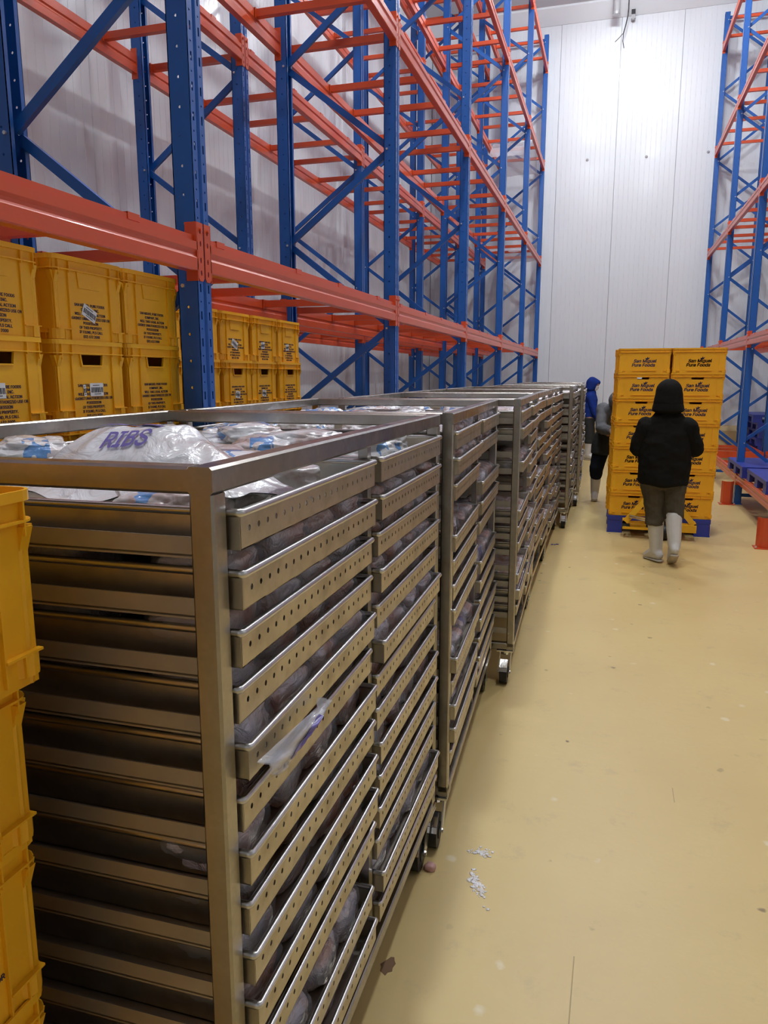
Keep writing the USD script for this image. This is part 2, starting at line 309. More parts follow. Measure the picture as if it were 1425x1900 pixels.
BEAM_P = [(-.046, .076), (-.039, .066), (-.039, .056), (-.046, .046), (-.046, 0), (-.004, 0), (0, .004), (0, .046), (-.007, .056), (-.007, .066), (0, .076), (0, .104), (-.014, .106), (-.014, .128), (-.046, .128)]
def conn_plate(w, h):
    holes = [[(c + .0055 * math.cos(a), z + .011 * math.sin(a)) for a in np.arange(6) * math.pi / 3][::-1] for c in (w * .5,) for z in (.03, .075, .135, .18)]
    return poly(Polygon([(0, .012), (.01, 0), (w - .01, 0), (w, .012), (w, h), (0, h)], holes), .004)
def rack(label, x0, s, depth, frames, levels, rear_first, bars, base=None, near=()):
    """row of frames; x0 = aisle face plane, s=+1: the aisle is on +x, depth towards -s"""
    R = thing('pallet_rack', label, 'rack')
    x1 = x0 - s * depth; ym = lambda i: fy(i)
    for i in frames:
        y = ym(i)
        for xx, ss in ((x0, s), (x1, -s)):
            pm = obj('post', post_mesh(xx, y, ss, i in near), 'blue', R)
            obj('base_plate', MB().box((xx - ss * .10, y - .07, 0), (xx + ss * .025, y + .07, .008)), 'blue', pm)
        xa, xb = x0 - s * .062, x1 + s * .062
        if rear_first: xa, xb = xb, xa
        z, k = .22, 0
        ya = y + .021
        while z + .6 < ZT - .1:
            a, b = ((xb, ya, z), (xa, ya, z + .6)) if k % 2 == 0 else ((xa, ya, z), (xb, ya, z + .6))
            yo = .013 * (1 if k % 2 else -1); a = (a[0], a[1] + yo, a[2] + .012); b = (b[0], b[1] + yo, b[2] - .012)
            br = obj('brace', MB().bar(a, b, .024, .042), 'blue', R)
            obj('bolt', MB().cyl((b[0], y - .056, b[2]), (b[0], y - .046, b[2]), .008, 6), 'bolt', br)
            z += .6; k += 1
        obj('brace', MB().bar((xa, y, ZT - .08), (xb, y, ZT - .08), .03, .042), 'blue', R)
        obj('brace', MB().bar((xa, y, .12), (xb, y, .12), .03, .042), 'blue', R)
    for i in frames[:-1]:
        ya, yb = ym(i) + .0475, ym(i + 1) - .0475
        for li, zc in enumerate(levels):
            zb = zc - .066
            for xx, ss in ((x0, s), (x1, -s)):
                bm = obj('beam', prism(BEAM_P, (xx + ss * .004, ya, zb), (xx + ss * .004, yb, zb), X * ss, Z), 'orange', R)
                for e, yy in ((1, ya), (-1, yb)):
                    mb = MB().add(plane(conn_plate(.041, .21), (xx, yy - e * .0015 if e > 0 else yy + .0015, zb - .035), Y * -e, Z, X * ss))
                    mb.box((xx - ss * .045, yy, zb - .035), (xx + ss * .004, yy + e * .004, zb + .175))
                    mb.cyl((xx + ss * .003, yy - e * .02, zb + .15), (xx + ss * .012, yy - e * .02, zb + .15), .007, 6)
                    obj('connector', mb, 'orange', bm)
            for by in bars:
                y = ym(i) + by; mb = MB()
                mb.box((x0 - s * .04, y - .022, zb + .082), (x1 + s * .04, y + .022, zb + .127))
                for xx, ss in ((x0, s), (x1, -s)):
                    mb.box((xx - ss * .05, y - .032, zb + .128), (xx - ss * .008, y + .032, zb + .133)); mb.box((xx - ss * .012, y - .032, zb + .110), (xx - ss * .007, y + .032, zb + .133)); mb.box((xx - ss * .051, y - .032, zb + .07), (xx - ss * .046, y + .032, zb + .133))
                obj('crossbar', mb, 'orange', R)
    if base is not None:
        zb = base - .128
        for i in frames[:-1]:
            ya, yb = ym(i) + .0475, ym(i + 1) - .0475
            for xx, ss in ((x0, s), (x1, -s)):
                bm = obj('beam', prism(BEAM_P, (xx + ss * .004, ya, zb), (xx + ss * .004, yb, zb), X * ss, Z), 'orange', R)
                for e, yy in ((1, ya), (-1, yb)):
                    mb = MB().add(plane(conn_plate(.041, .21), (xx, yy - e * .0015 if e > 0 else yy + .0015, zb - .035), Y * -e, Z, X * ss)); mb.box((xx - ss * .045, yy, zb - .035), (xx + ss * .004, yy + e * .004, zb + .175))
                    obj('connector', mb, 'orange', bm)
            for by in bars[1:3]:
                y = ym(i) + by; obj('crossbar', MB().box((x0 - s * .04, y - .022, zb + .082), (x1 + s * .04, y + .022, zb + .127)), 'orange', R)
    return R
BARS = (.15, .94, 1.54, 2.28)
rack('tall blue and orange pallet rack nearest the aisle, left of the steel carts', -1.50, 1, .88, list(range(-1, 6)), ZL, False, BARS, .42, (0, 1, 2))
rack('tall blue and orange pallet rack standing behind the left one, against the left wall', -2.64, 1, .90, list(range(-1, 6)), ZL, True, BARS, None, (1,))
RR = rack('tall blue and orange pallet rack right of the aisle, behind the stacked pallet', 1.63, -1, .86, list(range(1, 6)), ZL, False, BARS, .42, ())
obj('crossbar', MB().box((1.68, 13.24, .355), (2.40, 13.30, .465)), 'orange', RR)
for gx, gy, lab in ((1.54, 10.68, 'orange steel post guard on the floor by the right rack, farther one'), (1.525, 7.99, 'orange steel post guard at the right edge of the floor, nearer one')):
    g = thing('post_guard', lab, 'guard', (gx, gy, 0))
    pr = [(-.075, .03), (-.055, -.02), (-.03, -.045), (.03, -.045), (.055, -.02), (.075, .03), (.069, .032), (.05, -.016), (.028, -.039), (-.028, -.039), (-.05, -.016), (-.069, .032)]
    obj('shield', prism(pr, (0, 0, .008), (0, 0, .305), X, Y), 'orange', g); obj('base_plate', MB().box((-.10, -.085, 0), (.10, .07, .008)), 'orange', g)
    for q in (-.082, .082): obj('anchor_bolt', MB().cyl((q, -.055, .008), (q, -.055, .026), .011, 6), 'bolt', g)
# plastic film on the far left rack's crossbars
def sheet(nu, nv, fn, t=.0012):
    u, v = np.meshgrid(np.linspace(0, 1, nu), np.linspace(0, 1, nv), indexing='ij'); P = fn(u, v).reshape(-1, 3); f = []
    for i in range(nu - 1):
        for j in range(nv - 1):
            a = i * nv + j; f += [[a, a + nv, a + nv + 1], [a, a + nv + 1, a + 1]]
    f = np.array(f); m = trimesh.Trimesh(P, f, process=False); nn = m.vertex_normals * t
    return trimesh.Trimesh(np.vstack([P + nn, P - nn]), np.vstack([f, f[:, ::-1] + len(P)]), process=False)
def wrap(y0, y1, z, drop, seed):
    def fn(u, v):
        nz = meshkit.noise(np.stack([u * 7, v * 6, u * 0 + seed], -1)) - .5
        x = -1.58 - .72 * u; yy = y0 + (y1 - y0) * v
        return np.stack([x + nz * .05, yy + nz * .06, z + .075 - drop * np.abs(2 * v - 1) ** 3 + nz * .05], -1)
    return sheet(14, 16, fn)
tag(obj('plastic_film', wrap(14.2, 15.6, ZL[2], .35, 1), 'film', None, True), 'torn clear plastic film draped over the third level of the far left rack', 'plastic film')
tag(obj('plastic_film', wrap(14.4, 15.7, ZL[1], .12, 2), 'film', None, True), 'torn clear plastic film draped over the second level of the far left rack', 'plastic film')

# ------------------------------------------------------------------ crates
CL, CW, CH, CP = .52, .34, .262, .25
def slab(pg, t, o, u, v, n): return plane(poly(pg, t), o, u, v, n)
def center_text(s, h, bold=False):
    m = meshkit.text_mesh(s, h, .0006, bold); m.apply_translation((-m.bounds[:, 0].mean(), 0, 0)); return m
NOTICE = ['SAN MIGUEL PURE FOODS', 'COMPANY, INC.', 'WILL TAKE LEGAL ACTION', 'AGAINST UNAUTHORIZED USE OR', 'POSSESSION', 'OF THIS PROPERTY.', 'IF FOUND, PLS CALL', '(02) 632 2000']
notice = trimesh.util.concatenate([(lambda m, k: (m.apply_translation((0, -k * .0138, 0)), m)[1])(center_text(t, .0082, True), k) for k, t in enumerate(NOTICE)])
def shear(m, k): m.vertices[:, 0] += k * m.vertices[:, 1]; return m
def fat(t, h_):
    m = center_text(t, h_, True); return trimesh.util.concatenate([m.copy().apply_translation((dx, dy, 0)) for dx in (-.0009, .0009) for dy in (-.0006, .0006)])
l1, l2 = fat('San Miguel', .031), fat('Pure Foods', .031)
l1.apply_translation((.003, .0, 0)); l2.apply_translation((-.002, -.041, 0))
leaf = trimesh.util.concatenate([poly(affinity.rotate(Polygon([(0, 0), (.008, .008), (.003, .024), (0, .028), (-.005, .016), (-.006, .006)]), a, origin=(0, 0)), .0006) for a in (-40, 10, 62)])
leaf.apply_translation((.020, .031, 0))
logo = shear(trimesh.util.concatenate([l1, l2, leaf]), .22)
def sticker(w, h, parent, o, rot, lines=True):
    c, s_ = math.cos(rot), math.sin(rot); u = Y * c + Z * s_; v = -Y * s_ + Z * c
    st = obj('sticker', plane(poly(sbox(-w / 2, -h / 2, w / 2, h / 2), .0008), o, u, v, X), 'paper', parent)
    mb = MB(); r = np.random.default_rng(3); q = -w * .42
    while q < w * .42:
        bw = r.choice([.0012, .0020, .0028]); mb.add(plane(poly(sbox(q, -h * .22, q + bw, h * .18), .0004), np.asarray(o) + X * .0008, u, v, X)); q += bw + r.choice([.0012, .002])
    for a, b, t in ((-.3, .2, .30), (-.2, .3, -.36)): mb.add(plane(poly(sbox(w * a, h * t, w * b, h * t + .002), .0004), np.asarray(o) + X * .0008, u, v, X))
    obj('barcode', mb, 'blackink', st)
def crate(name, col, closed, stickers=()):
    K = kind_root(name); bx, by, t = CL / 2 - .012, CW / 2 - .012, .0035; H = CH - .012
    mb = MB()
    def wallp(half, hw, hh, zt):
        pg = Polygon([(-half, 0), (half, 0), (half, H), (-half, H)])
        if closed: return pg
        return pg.difference(Polygon([(-hw, zt - hh), (hw, zt - hh), (hw + .006, zt), (-hw - .006, zt)]))
    for s in (-1, 1):
        mb.add(slab(wallp(by - t, .047, .034, H - .032), t, (s * bx, 0, 0), Y * s, Z, X * -s))   # short ends
        mb.add(slab(wallp(bx, .056, .021, H - .033), t, (0, s * by, 0), X * -s, Z, Y * -s))      # long sides
    mb.box((-bx + t, -by + t, .004), (bx - t, by - t, .008))
    obj('body', mb, col, K)
    rim = ring_sweep(CL / 2 - .012, CW / 2 - .012, .014, [(0, H - .004), (0, H - .030), (.012, H - .030), (.012, H - .0265), (.003, H - .0265), (.004, H - .002), (.012, H - .002), (.012, CH), (.008, CH), (.008, H + .001), (0, H + .001)])
    rb = MB().add(rim)
    for s in (-1, 1):
        for q in (-.098, .098):
            rb.box((s * (bx + .0), q - .0015, 0.01), (s * (bx + .006), q + .0015, H - .036)); rb.box((s * bx, q - .0015, H - .036), (s * (bx + .011), q + .0015, H))
        for q in (-.145, .145): rb.box((s * bx, q - .0015, H - .048), (s * (bx + .011), q + .0015, H))
        for q in (-.20, -.135, .135, .20):
            rb.box((q - .0015, s * by, H - .036), (q + .0015, s * (by + .011), H))
        for q in (-.185, .185): rb.box((q - .0012, s * by, .01), (q + .0012, s * (by + .003), H - .036))
        for a, b in ((-.161, -.098), (.098, .161)):   # foot ledges, short ends
            rb.box((s * bx, a, .043), (s * (bx + .009), b, .0465)); rb.box((s * bx, (a + b) / 2 - .0015, .0135), (s * (bx + .009), (a + b) / 2 + .0015, .043))
        for a, b in ((-.24, -.185), (-.12, .12), (.185, .24)):
            rb.box((a, s * by, .032), (b, s * (by + .008), .0355)); rb.box(((a + b) / 2 - .0015, s * by, .0135), ((a + b) / 2 + .0015, s * (by + .008), .032))
        for s2 in (-1, 1):                              # gussets under the rim's corners
            for pl in (0, 1):
                tri = Polygon([(0, 0), (.011, .034), (0, .034)])
                o = (s * bx, s2 * (by - .016), H - .070) if pl == 0 else (s * (bx - .016), s2 * by, H - .070)
                rb.add(slab(tri, .016, o, X * s if pl == 0 else Y * s2, Z, Y * s2 if pl == 0 else X * s))
            rb.add(cylm((s * (bx - .016), s2 * (by - .016), .0135), (s * (bx - .016), s2 * (by - .016), .044), .0255, 14)); rb.add(cylm((s * (bx - .012), s2 * (by - .012), .0), (s * (bx - .012), s2 * (by - .012), H - .03), .0135, 10))
    obj('rim', rb, col, K)
    for s in (-1, 1):
        if closed:
            tr = lambda hw, hh: Polygon([(-hw, -hh), (hw, -hh), (hw + .006, 0), (-hw - .006, 0)])
            obj('handle_panel', slab(tr(.050, .048), .004, (s * bx, 0, H - .030), Y * s, Z, X * s), col, K)
            obj('handle_panel', slab(tr(.058, .030), .0055, (0, s * by, H - .004), X * -s, Z, Y * s), 'yellow_b', K)
        else:
            fr = Polygon([(-.052, -.039), (.052, -.039), (.059, 0), (-.059, 0)]).difference(Polygon([(-.047, -.034), (.047, -.034), (.053, 0), (-.053, 0)]))
            obj('handle_frame', slab(fr, .005, (s * bx, 0, H - .030), Y * s, Z, X * s), col, K)
        obj('notice', plane(notice, (s * (bx + .0004), 0, .118), Y * s, Z, X * s), 'ink', K)
        obj('logo', plane(logo, (0, s * (by + .0004), .118), X * -s, Z, Y * s), 'ink', K)
    for (w, h, yo, zo, r) in stickers: sticker(w, h, K, (bx + .0015, yo, zo), r)
crate('crate_open', 'yellow', False); crate('crate_closed', 'yellow', True)
crate('crate_open_tag', 'yellow', False, [(.066, .042, .016, .108, 0.0), (.012, .036, -.042, .106, .08)])
crate('crate_open_left', 'yellow', False, [(.066, .042, -.020, .112, 0.0)])
crate('crate_closed_tilt', 'yellow', True, [(.066, .038, -.006, .098, -.42)])
crate('crate_closed_tag', 'yellow', True, [(.045, .036, -.028, .102, .06)])
crate('crate_open_tilt', 'yellow', False, [(.05, .038, -.01, .080, -.12)])
# pallets
def pallet_kind(name, lx, ly, h):
    K = kind_root(name); mb = MB()
    mb.box((0, 0, h - .035), (lx, ly, h)); mb.box((0, 0, h - .045), (lx, .03, h - .035)); mb.box((0, ly - .03, h - .045), (lx, ly, h - .035))
    mb.box((0, .03, h - .045), (.03, ly - .03, h - .035)); mb.box((lx - .03, .03, h - .045), (lx, ly - .03, h - .035))
    obj('deck', mb, 'bluepl', K)
    for ux in (0, .5, 1):
        for uy in (0, .5, 1):
            a, b = .16 * min(1, lx), .18
            x, y = ux * (lx - a), uy * (ly - b)
            obj('foot', MB().box((x + .004, y + .004, 0.012), (x + a - .004, y + b - .004, h - .045)).box((x, y, .0), (x + a, y + b, .012)), 'bluepl', K)
    return K
pallet_kind('pallet', 1.04, 1.12, .185); pallet_kind('rack_pallet', .98, 1.20, .14); pallet_kind('thin_pallet', .92, 1.6, .10)
copy('pallet', 'plastic_pallet', 'blue plastic pallet under the tall crate stack in the aisle', 'pallet', (.03, 8.35, 0), .6)
copy('rack_pallet', 'plastic_pallet', 'blue plastic pallet on the floor beams of the right rack, nearer one', 'pallet', (1.635, 8.76, .422))
copy('rack_pallet', 'plastic_pallet', 'blue plastic pallet on the floor beams of the right rack, farther one', 'pallet', (1.60, 10.09, .422))
obj_w = thing('wooden_pallet', 'brown wooden pallet under the stack of blue pallets in the far right corner', 'pallet', (2.58, 14.9, 0))
obj('deck', MB().box((0, 0, .11), (1.0, 1.0, .135)), 'wood', obj_w)
for q in (0, .45, .9): obj('runner', MB().box((0, q, 0), (1.0, q + .1, .11)), 'wood', obj_w)
for k in range(6):
    copy('rack_pallet', 'plastic_pallet', f'blue plastic pallet in the stack behind the right rack, {ORD[k]} from the bottom', 'pallet', (2.56 + (-.08 if k == 5 else .03 * (k % 2)), 14.92 + .02 * (k % 3), .136 + .1405 * k), 0)
copy('thin_pallet', 'plastic_pallet', 'blue plastic pallet under the crates left of the nearest rack post', 'pallet', (-2.22, .98, .422)); 
copy('thin_pallet', 'plastic_pallet', 'blue plastic pallet under the crates right of the nearest rack post', 'pallet', (-2.62, 2.80, .422), 0, None, (1, 1.12, .7))
# crates in the left rack: six high, front ends to the aisle
row_word = ['bottom', 'second', 'third', 'fourth', 'fifth', 'top']
near_cols = [(-1.86, 1.705, 'left edge'), (-1.865, 2.106, 'middle'), (-1.862, 2.450, 'post')]
NK = {(0, 5): 'crate_closed', (1, 5): 'crate_closed_tilt', (2, 5): 'crate_closed', (0, 4): 'crate_open_left', (1, 4): 'crate_open_tag', (2, 4): 'crate_open'}
NW = {'left edge': 'leftmost column left of the near post', 'middle': 'middle column left of the near post', 'post': 'column touching the near post'}
for c, (cx, cy, nm) in enumerate(near_cols):
    for k in range(6):
        jx, jy = RNG.uniform(-.003, .003, 2); dy = -.006 if (c == 1 and k < 5) else .0
        nice = f'yellow crate with printed notice, {row_word[k]} of six, {NW[nm]}'
        if (c, k) == (1, 5): nice = 'yellow crate with a tilted barcode sticker, top of the middle column left of the post'
        if (c, k) == (1, 4): nice = 'yellow crate with barcode tag and torn strip, second from top in the middle column'
        if (c, k) == (0, 4): nice = 'yellow crate with straight barcode sticker, second from top at the left edge'
        copy(NK.get((c, k), 'crate_open'), 'crate', nice, 'crate', (cx + jx, cy + jy + dy, .5225 + CP * k), RNG.uniform(-.5, .5), 'yellow crates left of the near post')
FK = {(1, 5): 'crate_closed_tag', (2, 5): 'crate_closed_tilt', (3, 5): 'crate_closed_tag', (4, 5): 'crate_closed_tag', (0, 5): 'crate_closed', (2, 4): 'crate_open_tilt', (3, 4): 'crate_open_tilt'}
for c, cy in enumerate((3.02, 3.375, 3.725, 4.075, 4.425)):
    for k in range(6):
        copy(FK.get((c, k), 'crate_open'), 'crate', f'yellow crate behind the near post, {row_word[k]} of six, {ORD[c]} column from the left', 'crate', (-2.195 + RNG.uniform(-.006, .006), cy + RNG.uniform(-.002, .002), .494 + CP * k), RNG.uniform(-.3, .3), 'yellow crates right of the near post')
# stack at the left edge, close to the camera
for k in range(6):
    copy('crate_closed' if k == 5 else 'crate_open', 'crate', f'yellow crate at the left edge close to the camera, {row_word[k]} of the stack of six', 'crate', (-1.020 + (-.006, -.006, -.004, .002, .012, .048)[k], .627, .0225 + .2495 * k), (-.4, .5, -.2, .4, 0, .3)[k], 'yellow crates at the left edge')
# stack on the pallet: two wide, seven high, three deep
for d in range(3):
    for c in range(2):
        for k in range(7):
            lab = (f'yellow crate with dark logo on the moving stack, {ORD[6 - k]} from top, {("left", "right")[c]} column' if d == 0 else f'yellow crate in the {("", "middle", "back")[d]} row of the moving stack, {ORD[6 - k]} from top, {("left", "right")[c]}')
            copy('crate_closed' if k == 6 else 'crate_open', 'crate', lab, 'crate', (.290 + c * .529 - (.028 if d else 0) + .004 * k, 8.53 + d * .362 + .004 * (k % 2), .187 + (CP + .0005) * k + (0.0)), .7 + RNG.uniform(-.3, .3), 'yellow crates on the moving pallet')

# ------------------------------------------------------------------ steel tray carts
CX, CYL, CT, NR, RP, ZR = 1.0, 1.47, 1.555, 14, .0885, 1.490   # width, length, top, rows, row pitch, top tray's rim
K = kind_root('cart'); P = .038    # origin: front right corner on the floor, x to the left is negative
def tubebox(lo, hi): return boxm(np.minimum(lo, hi), np.maximum(lo, hi))
def chamfer_tube(a, b, w=P, c=.004):
    h = w / 2; pr = [(-h + c, -h), (h - c, -h), (h, -h + c), (h, h - c), (h - c, h), (-h + c, h), (-h, h - c), (-h, -h + c)]
    a, d, s, u, ln = frame(a, b); return prism(pr, a, b, s, u)
h = P / 2; zb = .20
for x in (-h, -CX + h):
    for y in (h, CYL - h): obj('corner_post', chamfer_tube((x, y, zb), (x, y, CT - P)), 'steel', K)
    obj('side_post', MB().box((x - .012, CYL / 2 - .014, zb), (x + .010, CYL / 2 + .014, CT - P)), 'steel', K)
    obj('top_rail', chamfer_tube((x, 0, CT - h), (x, CYL, CT - h)), 'steel', K); obj('bottom_rail', chamfer_tube((x, 0, zb), (x, CYL, zb)), 'steel', K)
for y in (h, CYL - h):
    obj('top_rail', chamfer_tube((-P, y, CT - h), (-CX + P, y, CT - h)), 'steel', K); obj('bottom_rail', chamfer_tube((-P, y, zb), (-CX + P, y, zb)), 'steel', K)
TD = .058
for k in range(NR):
    zt = ZR - RP * k - TD          # tray underside
    for y, s in ((.010, 1), (CYL - .010, -1)):
        obj('runner', MB().box((-CX + P, y, zt - .007), (-P, y + s * .003, zt + .024)).box((-CX + P, y, zt - .004), (-P, y + s * .052, zt - .001)), 'runner_steel', K)
    ym = CYL / 2
    obj('runner', MB().box((-CX + P, ym - .0015, zt - .007), (-.05, ym + .0015, zt + .024)).box((-CX + P, ym - .045, zt - .004), (-.05, ym + .045, zt - .001)), 'runner_steel', K)
for x, sx in ((-.045, 1), (-CX + .045, -1)):
    for y, sy in ((.035, -1), (CYL - .035, 1)):
        wy = y - .055 if sy < 0 else y - .055
        wh = obj('caster', MB().box((x - .045, y - .045, .172), (x + .045, y + .045, .180)).cyl((x, y, .150), (x, y, .172), .026, 14)
                 .bar((x - .030, y + .012, .155), (x - .030, wy, .060), .004, .045).bar((x + .030, y + .012, .155), (x + .030, wy, .060), .004, .045).cyl((x - .036, wy, .062), (x + .036, wy, .062), .009, 8), 'chrome', K)
        obj('wheel', MB().cyl((x - .020, wy, .062), (x + .020, wy, .062), .062, 26).cyl((x - .024, wy, .062), (x + .024, wy, .062), .030, 16), 'rubber', wh, 30)
        obj('brake_pedal', MB().bar((x, wy - .012, .138), (x, wy - .055, .105), .042, .006).bar((x, wy - .055, .105), (x, wy - .062, .085), .042, .006), 'chrome', wh)
# tray: long sides along y, front long side towards +x
K = kind_root('tray'); TX, TY = .985, .655
def tray_mesh():
    mb = MB(); t = .0016
    holes = [[(c + .0042 * math.cos(a), .028 + .0048 * math.sin(a)) for a in np.arange(8) * math.pi / 4][::-1] for c in np.linspace(.03, TY - .03, 20)]
    side = Polygon([(0, 0), (TY, 0), (TY, TD - .004), (0, TD - .004)], holes)
    mb.add(plane(poly(side, t), (-.006, 0, 0), Y, Z, -X)); mb.add(plane(poly(side, t), (-TX + .006, 0, 0), Y, Z, X))
    mb.box((-TX + .006, .001, 0), (-.006, .001 + t, TD - .004)); mb.box((-TX + .006, TY - .001 - t, 0), (-.006, TY - .001, TD - .004)); mb.box((-TX + .006, .001, 0), (-.006, TY - .001, .0015))
    return mb
obj('pan', tray_mesh(), 'tray_steel', K)
rp = [(-.004 + .0066 * math.cos(a), TD - .004 + .0066 * math.sin(a)) for a in np.arange(8) * math.pi / 4]
obj('rim', ring_sweep(TX / 2 - .001, TY / 2 + .004, .009, rp, 3, -TX / 2, TY / 2), 'rim_steel', K, 50)
CARTS = [(.885, -.505, .5), (2.43, -.490, 2.5), (3.97, -.445, 1.8), (5.45, -.490, .4), (6.95, -.500, 0), (8.46, -.395, .3), (9.97, -.335, .8), (11.49, -.42, .5), (12.99, -.48, 0)]
def in_cart(ci, x, y, z):
    cy, cx, a = CARTS[ci]; a = math.radians(a); return (cx + x * math.cos(a) - y * math.sin(a), cy + x * math.sin(a) + y * math.cos(a), z)
CN = ['nearest', 'second', 'third', 'fourth', 'fifth', 'sixth', 'seventh', 'eighth', 'farthest']
# bags
def lump(seed, sx, sy, sz, sub=3, rough=.35, lim=None):
    m = trimesh.creation.icosphere(sub); v = m.vertices.copy()
    v = np.sign(v) * np.abs(v) ** .8; n = meshkit.fbm(v * 1.7 + seed * 9.1, 3, seed) - .5; n2 = meshkit.noise(v * 5 + seed * 3.3, seed) - .5
    v *= (1 + rough * 1.6 * n + .12 * n2)[:, None]; v *= (sx, sy, sz); v[:, 2] = np.maximum(v[:, 2], -.55 * sz); v[:, 2] += .55 * sz
    if lim: v = np.array(lim) * np.tanh(v / lim)
    return trimesh.Trimesh(v, m.faces, process=False)
BAGS = []
for q in range(6):
    nm = f'bag_{"abcdef"[q]}'; K = kind_root(nm); BAGS.append(nm)
    obj('filled_bag', lump(q + 1, .088, .092, .064 + .005 * (q % 3), 3, .35, (.088, .088, .100)), 'meat_a' if q % 2 == 0 else 'meat_b', K, True)
    sh = lump(q + 1, .088, .092, .064 + .005 * (q % 3), 4, .35, (.088, .088, .100)); v_ = sh.vertices; nn = sh.vertex_normals
    ridge = np.abs(meshkit.noise(v_ * (38, 52, 60) + q * 7, q) - .5) * 2; ridge2 = np.abs(meshkit.noise(v_ * (80, 66, 90) + q, q + 9) - .5) * 2
    keep = np.clip((v_[:, 2] - .018) / .02, 0, 1); sh.vertices = v_ + nn * (keep * (.0015 + .010 * (1 - ridge) ** 2 + .004 * (1 - ridge2) ** 2))[:, None] * (.75, .75, 1)
    sh.update_faces(sh.vertices[sh.faces][:, :, 2].mean(1) > .022); sh.remove_unreferenced_vertices(); obj('film', sh, 'film_thin', K, True)
TOPS = []
for q in range(4):
    nm = f'top_bag_{"abcd"[q]}'; K = kind_root(nm); TOPS.append(nm)
    obj('filled_bag', lump(q + 21, .115, .100, .030 + .004 * (q % 2), 4, .45, (.125, .115, .09)), 'film_blue' if q % 4 else 'film_white', K, True)
skip = {(0, 0, 11), (1, 0, 3), (1, 0, 8), (1, 1, 2), (1, 1, 6), (2, 0, 4), (2, 1, 7)} | {(c, q, k) for c in range(2, 9) for q in range(2) for k in range(1, 14) if (c * 7 + q * 5 + k * k * 3 + k) % 11 in (2, 6)}
loose = MB()
for ci, (cy, cx, ca) in enumerate(CARTS):
    copy('cart', 'tray_cart', {0: 'stainless steel tray cart nearest the camera, at the front of the row'}.get(ci, f'stainless steel tray cart, {CN[ci]} in the row along the aisle' if ci < 8 else 'stainless steel tray cart, farthest in the row, beside the person in blue'), 'cart', (cx, cy, 0), ca, None)
    for col in range(2):
        y0 = (.046 if col == 0 else CYL / 2 + .018 + .006)
        for k in range(NR):
            if (ci, col, k) in skip: continue
            zt = ZR - RP * k - TD; out = .016 + RNG.uniform(-.010, .010)
            nm = 'top' if k == 0 else ORD[k]
            copy('tray', 'perforated_tray', f'perforated steel tray, {nm if k == 0 else nm + " down"} in the {("near", "far")[col]} column of the {CN[ci]} cart', 'tray', in_cart(ci, out, y0, zt), ca + RNG.uniform(-.35, .35), f'perforated trays in the {CN[ci]} cart')
            zf = zt + .0018
            if ci < 2 or (ci == 2 and col == 0 and k < 6):
                nb = 4
                for b in range(nb):
                    if k == 0 and ci == 0: break
                    by = y0 + TY * (b + .5) / nb + RNG.uniform(-.012, .012)
                    copy(BAGS[int(RNG.integers(6))], 'bag_of_meat', f'{ORD[b]} clear bag of meat along the {nm} tray, {("near", "far")[col]} column, {CN[ci]} cart', 'bag', in_cart(ci, out - .102 + RNG.uniform(-.006, .006), by, zf), RNG.choice([0, 90, 180, 270]) + RNG.uniform(-12, 12), f'bags of meat in the {CN[ci]} cart', (1, 1, RNG.uniform(.88, 1.0)))
                if ci == 0 and col == 0 and k > 0 and k < 11:
                    for b in range(2):
                        copy(BAGS[int(RNG.integers(6))], 'bag_of_meat', f'clear bag of meat behind the {nm} tray end, {("inner", "outer")[b]} one, front of the nearest cart', 'bag', in_cart(ci, -.36 - .30 * b, y0 + .112, zf), int(RNG.integers(4)) * 90, 'bags of meat at the front end of the nearest cart', (1, 1, .95))
            elif not (ci == 2 and k == 0):
                u, v = np.meshgrid(np.linspace(0, 1, 6), np.linspace(0, 1, 14), indexing='ij'); xx = out - .012 - u * .30; yy = y0 + .006 + v * (TY - .012)
                nz = meshkit.fbm(np.stack([xx * 9 + ci * 5, yy * 11 + col * 3, u * 0 + zt * 31], -1), 3, 5); zz = zf + .012 + .075 * nz * np.minimum(1, 8 * np.minimum(v, 1 - v) + .25) * np.minimum(1, 4 * u + .35)
                nz0 = in_cart(ci, xx, yy, 0); Pn = np.stack([nz0[0], nz0[1], np.minimum(zz, zt + RP - .010)], -1).reshape(-1, 3); f = []
                for i in range(5):
                    for j in range(13): a = i * 14 + j; f += [[a, a + 15, a + 14], [a, a + 1, a + 15]]
                loose.add((Pn, np.array(f)))
tag(obj('bagged_meat', loose, 'meat_a', None, True), 'clear bags of meat filling the trays of the carts farther back in the row', 'bagged meat', None, 'stuff')
